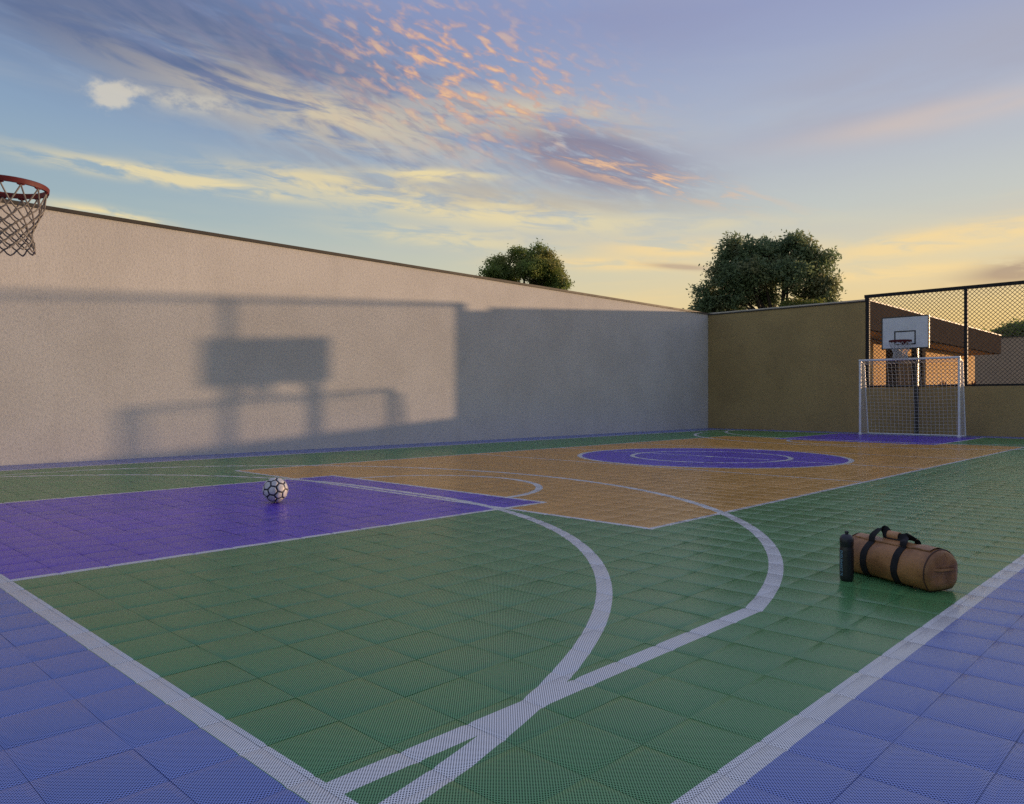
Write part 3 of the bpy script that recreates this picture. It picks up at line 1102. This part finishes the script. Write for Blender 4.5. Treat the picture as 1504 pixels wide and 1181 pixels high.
# two handles: each leaves both straps on its side and meets its twin in a leather grip
mid = Vector(((sum(SQ) / 2 - 0.5) * bl - 0.012, 0.012, br2 * 1.99))
for s in (1, -1):
    th = (math.pi - TOPA) if s > 0 else TOPA
    side_y = -1 if s > 0 else 1
    A = bag_p(th, SQ[0], 0.006)
    B = bag_p(th, SQ[1], 0.006)
    ctrl = [A, A + Vector((0.0, -side_y * 0.012, 0.040)), mid + Vector((-0.085, side_y * 0.010, 0.042 if s > 0 else 0.036)), mid + Vector((-0.035, side_y * 0.010, 0.004)),
            mid + Vector((0.035, side_y * 0.010, 0.0)), mid + Vector((0.088, side_y * 0.012, -0.002 if s > 0 else 0.010)), B + Vector((0.0, -side_y * 0.012, 0.030)), B]
    pts, wds = [], []
    n = 36
    for i in range(n + 1):
        x = i / n * (len(ctrl) - 1)
        k = min(int(x), len(ctrl) - 2)
        f = x - k
        p0, p1, p2, p3 = ctrl[max(k - 1, 0)], ctrl[k], ctrl[k + 1], ctrl[min(k + 2, len(ctrl) - 1)]
        p = 0.5 * ((2 * p1) + (p2 - p0) * f + (2 * p0 - 5 * p1 + 4 * p2 - p3) * f * f + (3 * p1 - p0 - 3 * p2 + p3) * f ** 3)
        pts.append(p)
        m_ = i / n
        top = max(0.0, 1 - abs(m_ - 0.5) / 0.36)
        wds.append((UX * (1 - top) + Vector((0.1, 0.5, 0.85)) * top))
    mb = MB()
    ribbon(mb, pts, wds, hwid * 0.95, 0.0042)
    mb.obj('handle', M['webbing'], bag, True, sharp=40)
vs, fs = [], []
g = MB()
gl = 0.042
prof = ((-gl, 0.021), (-gl, 0.0275), (-gl * 0.9, 0.029), (gl * 0.9, 0.029), (gl, 0.0275), (gl, 0.021))
for (x, r) in prof:
    for k in range(20):
        th = 2 * math.pi * k / 20
        vs.append(mid + Vector((x, r * math.cos(th) * 0.85, r * math.sin(th) * 1.0 + 0.004)))
for i in range(len(prof) - 1):
    for k in range(20):
        k2 = (k + 1) % 20
        fs.append((i * 20 + k, (i + 1) * 20 + k, (i + 1) * 20 + k2, i * 20 + k2))
g.add(vs, fs).obj('grip', M['leather_grip'], bag, True, sharp=40)

# ------------------------------------------------------------------ house beyond the fence
FW, FL0, FL1, FB, FTp = 8.4, 24.6, 42.8, 3.18, 4.09
house = thing('house', 'low ochre house with a deep dark roof edge seen through the fence', 'house', V(30, 10))


def hpart(name, m, a_, b_, bevel=0.0, parent=None):
    mb = MB().box(V(*a_) - house.location, V(*b_) - house.location)
    return mb.obj(name, m, parent or house, bevel=bevel)


roof = hpart('roof', M['fascia'], (FL0, FW, FB + 0.03), (FL1, 17.0, FTp), 0.01)
hpart('roof_edge', M['fascia_sun_edge'], (FL0 - 0.02, FW - 0.03, FTp + 0.003), (FL1 + 0.02, 17.02, FTp + 0.045), parent=roof)  # pale trim, painted rim of sunlight along the roof top
hpart('soffit', M['soffit'], (FL0 + 0.05, FW + 0.16, FB + 0.02), (FL1 - 0.05, 16.9, FB + 0.0285), parent=roof)
hpart('wall', M['peach_wall'], (FL0 + 0.1, 9.6, -0.08), (43.2, 9.85, FB - 0.003))
for (l0, l1) in ((29.0, 29.55), (31.9, 32.35)):
    hpart('column', M['dark_timber'], (l0, 8.85, -0.08), (l1, 9.25, FB - 0.003), 0.01)
dr = hpart('doorway', M['dark_timber'], (30.3, 9.57, -0.08), (33.4, 9.598, 2.75))
hpart('door_frame', M['dark_timber'], (31.7, 9.54, -0.08), (31.85, 9.568, 2.75), parent=dr)

nw2 = MB().box(V(56, 4.2, -0.1), V(56.5, 14.5, 4.93)).obj('garden_wall', M['mauve_wall'])
tag(nw2, 'plain high wall beyond the end of the house, under the distant tree', 'wall')
MB().box(V(55.95, 4.15, 4.932), V(56.55, 14.55, 5.0)).obj('coping', M['coping'], nw2)

# ------------------------------------------------------------------ spiky plants in the bed behind the low wall
bed = MB().box(V(LB + 0.22, 3.0, -0.08), V(LB + 1.0, WF - 0.1, FZ - 0.28)).obj('planter', M['soil'])
tag(bed, 'earth bed raised behind the low wall under the fence', 'planter')


def spiky(L, W, hgt_, n, label, seed):
    r_ = random.Random(seed)
    t = thing('plant', label, 'plant', V(L, W, FZ - 0.28), 0, 'spiky plants behind the low wall')
    for i in range(n):
        th = 2 * math.pi * i / n + r_.uniform(-0.3, 0.3)
        sp = r_.uniform(0.2, 0.55)
        hl = hgt_ * r_.uniform(0.75, 1.05)
        d, wd = Vector((math.cos(th), math.sin(th), 0)), Vector((-math.sin(th), math.cos(th), 0))
        vs, fs = [], []
        for k in range(6):
            q = k / 5
            p = d * (sp * hl * q ** 1.3) + Vector((0, 0, hl * (q - 0.16 * q * q)))
            ww = 0.045 * math.sin(math.pi * (0.12 + 0.88 * q)) + 0.002
            vs += [p - wd * ww, p - d * 0.012, p + wd * ww]
        for k in range(5):
            for g_ in range(2):
                fs.append((k * 3 + g_, k * 3 + g_ + 1, (k + 1) * 3 + g_ + 1, (k + 1) * 3 + g_))
        MB().add(vs, fs).obj('leaf', M['leaf_plum'], t, True)
    return t


spiky(LB + 0.5, 6.28, 0.66, 9, 'spiky dark plant behind the low wall, seen through the goal net', 1)
spiky(LB + 0.5, 5.86, 0.50, 7, 'small spiky dark plant behind the low wall at the right goal post', 2)
spiky(LB + 0.5, 5.50, 0.68, 8, 'spiky dark plant behind the low wall just right of the fence post', 3)


# ------------------------------------------------------------------ trees
def tree(name, label, base, lobes, trunk_h, m, n_leaf, leaf, trunk_r, droop=0.25, seed=0):
    """lobes: (x, y, z, rx, rz) in metres about the foot of the tree, x to the viewer's right, y away, z up"""
    rg = np.random.default_rng(seed)
    fwd = Vector((base.x, base.y, 0)).normalized()
    rgt = Vector((fwd.y, -fwd.x, 0))
    t = thing(name, label, 'tree', base)
    tr = MB()
    limbs = MB()
    top = Vector((0, 0, trunk_h))
    tr.tube([(0, 0, -0.2), (0.04, 0.02, trunk_h * 0.5), (0, 0, trunk_h)], [trunk_r * 1.25, trunk_r, trunk_r * 0.85], 10)
    # two forks then a limb into every lobe
    for i, (x, y, z, rx, rz) in enumerate(lobes):
        c = rgt * x + fwd * y + Vector((0, 0, z))
        p1 = top + (c - top) * 0.45 + Vector((rg.normal() * 0.25, rg.normal() * 0.25, -0.12 * (c - top).length))
        rr = trunk_r * (0.32 + 0.2 * rg.random())
        limbs.tube([top - Vector((0, 0, 0.3)), p1, c], [rr * 1.3, rr, rr * 0.35], 7)
        for _ in range(5):
            e = c + Vector((rg.normal(), rg.normal(), rg.normal() * 0.7)).normalized() * rx * 0.8
            limbs.tube([p1 + (c - p1) * 0.5, (p1 + e) / 2 + Vector((0, 0, 0.1)), e], [rr * 0.45, rr * 0.3, rr * 0.1], 5)
    trunk = tr.obj('trunk', M['bark'], t, True)
    limbs.obj('limb', M['bark'], trunk, True)
    subs = []
    for (x, y, z, rx, rz) in lobes:
        subs.append((x, y, z, rx * 0.86, rz * 0.86))
        for _ in range(7):
            d = rg.normal(size=3)
            d /= np.linalg.norm(d)
            f = rg.uniform(0.26, 0.44)
            subs.append((x + d[0] * rx * 0.85, y + d[1] * rx * 0.85, z + d[2] * rz * 0.85, rx * f, rz * f * 1.1))
    lobes = subs
    vol = np.array([l[3] ** 2 * l[4] for l in lobes]) ** 0.75
    cnt = np.maximum((n_leaf * vol / vol.sum()).astype(int), 20)
    V4, F4 = [], []
    for (x, y, z, rx, rz), n in zip(lobes, cnt):
        c = np.array(rgt * x + fwd * y + Vector((0, 0, z)))
        # sprays: leaves gather on twig tips near the surface of the lobe
        nt = max(8, n // 24)
        dirs = rg.normal(size=(nt, 3))
        dirs /= np.linalg.norm(dirs, axis=1)[:, None]
        rad = 0.35 + 0.66 * rg.random(nt) ** 0.6
        tips = c + dirs * rad[:, None] * np.array([rx, rx, rz])
        idx = rg.integers(0, nt, n)
        pos = tips[idx] + rg.normal(size=(n, 3)) * leaf * np.array([1.15, 1.15, 0.8])
        ax = dirs[idx] * 0.8 + rg.normal(size=(n, 3)) * 0.6 + np.array([0, 0, -droop])
        ax /= np.linalg.norm(ax, axis=1)[:, None]
        wd = np.cross(ax, rg.normal(size=(n, 3)))
        wd /= np.linalg.norm(wd, axis=1)[:, None]
        L_ = leaf * (0.7 + 0.7 * rg.random(n))[:, None]
        W_ = L_ * 0.21
        q = np.stack([pos - ax * L_ * 0.5, pos + wd * W_, pos + ax * L_ * 0.5, pos - wd * W_], 1)
        V4.append(q.reshape(-1, 3))
    vv = np.concatenate(V4)
    nf = len(vv) // 4
    me = bpy.data.meshes.new('crown')
    me.vertices.add(len(vv))
    me.vertices.foreach_set('co', vv.ravel().astype(np.float32))
    me.loops.add(nf * 4)
    me.loops.foreach_set('vertex_index', np.arange(nf * 4, dtype=np.int32))
    me.polygons.add(nf)
    me.polygons.foreach_set('loop_start', np.arange(0, nf * 4, 4, dtype=np.int32))
    me.update(calc_edges=True)
    me.validate()
    me.materials.append(m)
    o = bpy.data.objects.new('crown', me)
    COL.objects.link(o)
    o.parent = t
    return t


def at(x, Z):
    """a point on the ground at picture column x and depth Z (in camera heights)"""
    p = cam2court((x - 752) / 1109.66 * Z, Z)
    return Vector((p.x, p.y, -0.12))


def lobe(cx, px, py, rx, rz, Z, dy=0.0):
    """a clump given by the direction it is seen in from the court, turned into metres at the tree's distance"""
    k = Z * H / 1109.66
    return ((px - cx) * k, dy, (587.2 - py) * k + H, rx * k, rz * k)


Z1 = 30.0
T1 = [lobe(772, *a_, Z1, d_) for a_, d_ in (((733, 385, 22, 15), 0.2), ((722, 398, 14, 10), -0.4), ((762, 371, 15, 13), 0.3), ((790, 372, 20, 12), -0.2), ((775, 395, 24, 16), -0.6), ((815, 402, 20, 13), 0.1),
                                           ((745, 402, 22, 11), 0.6), ((824, 418, 13, 12), -0.2), ((800, 415, 20, 11), 0.5), ((728, 408, 16, 9), 0.1), ((778, 383, 16, 12), 0.9), ((800, 392, 20, 14), -0.3), ((812, 388, 13, 11), 0.2))]
tree('olive_tree', 'small round olive green tree showing over the long beige wall', at(772, Z1), T1, 4.6, M['leaf_olive'], 34000, 0.115, 0.15, -0.1, 4)
Z2 = 40.0
T2 = [lobe(1120, *a_, Z2, d_) for a_, d_ in (((1080, 368, 24, 20), 0.3), ((1115, 372, 26, 18), -0.8), ((1160, 368, 28, 18), 0.2), ((1195, 385, 24, 22), 0.4), ((1065, 398, 26, 22), -0.2), ((1105, 402, 32, 24), -1.2),
                                            ((1150, 402, 32, 22), -1.0), ((1200, 415, 20, 20), 0.2), ((1045, 425, 24, 18), 0.3), ((1080, 432, 28, 18), -0.6), ((1040, 448, 24, 10), 0.2), ((1120, 432, 22, 16), 0.8),
                                            ((1208, 436, 16, 14), 0.0), ((1180, 428, 18, 14), 0.9), ((1130, 385, 40, 22), 1.6), ((1078, 450, 26, 10), 0.8), ((1078, 352, 13, 12), 0.2), ((1168, 352, 18, 10), 0.1), ((1128, 355, 14, 10), 0.4))]
tree('broadleaf_tree', 'large dark broad crowned tree rising behind the far corner', at(1142, Z2), [(x - (1142 - 1120) * Z2 * H / 1109.66, y, z, rx, rz) for (x, y, z, rx, rz) in T2], 6.0, M['leaf_dark'], 40000, 0.23, 0.24, 0.3, 5)
Z3 = 37.0
T3 = [lobe(1180, *a_, Z3, 0.0) for a_ in ((1165, 450, 14, 10), (1184, 449, 16, 10), (1198, 453, 12, 9))]
tree('broadleaf_tree', 'low bright green tree top peeping over the far wall below the dark tree', at(1180, Z3), T3, 4.6, M['leaf_bright'], 5000, 0.2, 0.12, 0.1, 6)
Z4 = 62.0
T4 = [lobe(1490, *a_, Z4, 0.0) for a_ in ((1466, 494, 15, 9), (1482, 490, 14, 9), (1500, 486, 18, 10), (1522, 486, 18, 11))]
tree('broadleaf_tree', 'distant green tree over the house wall at the right edge of the fence', at(1492, Z4), T4, 4.2, M['leaf_olive'], 6000, 0.42, 0.2, 0.1, 8)
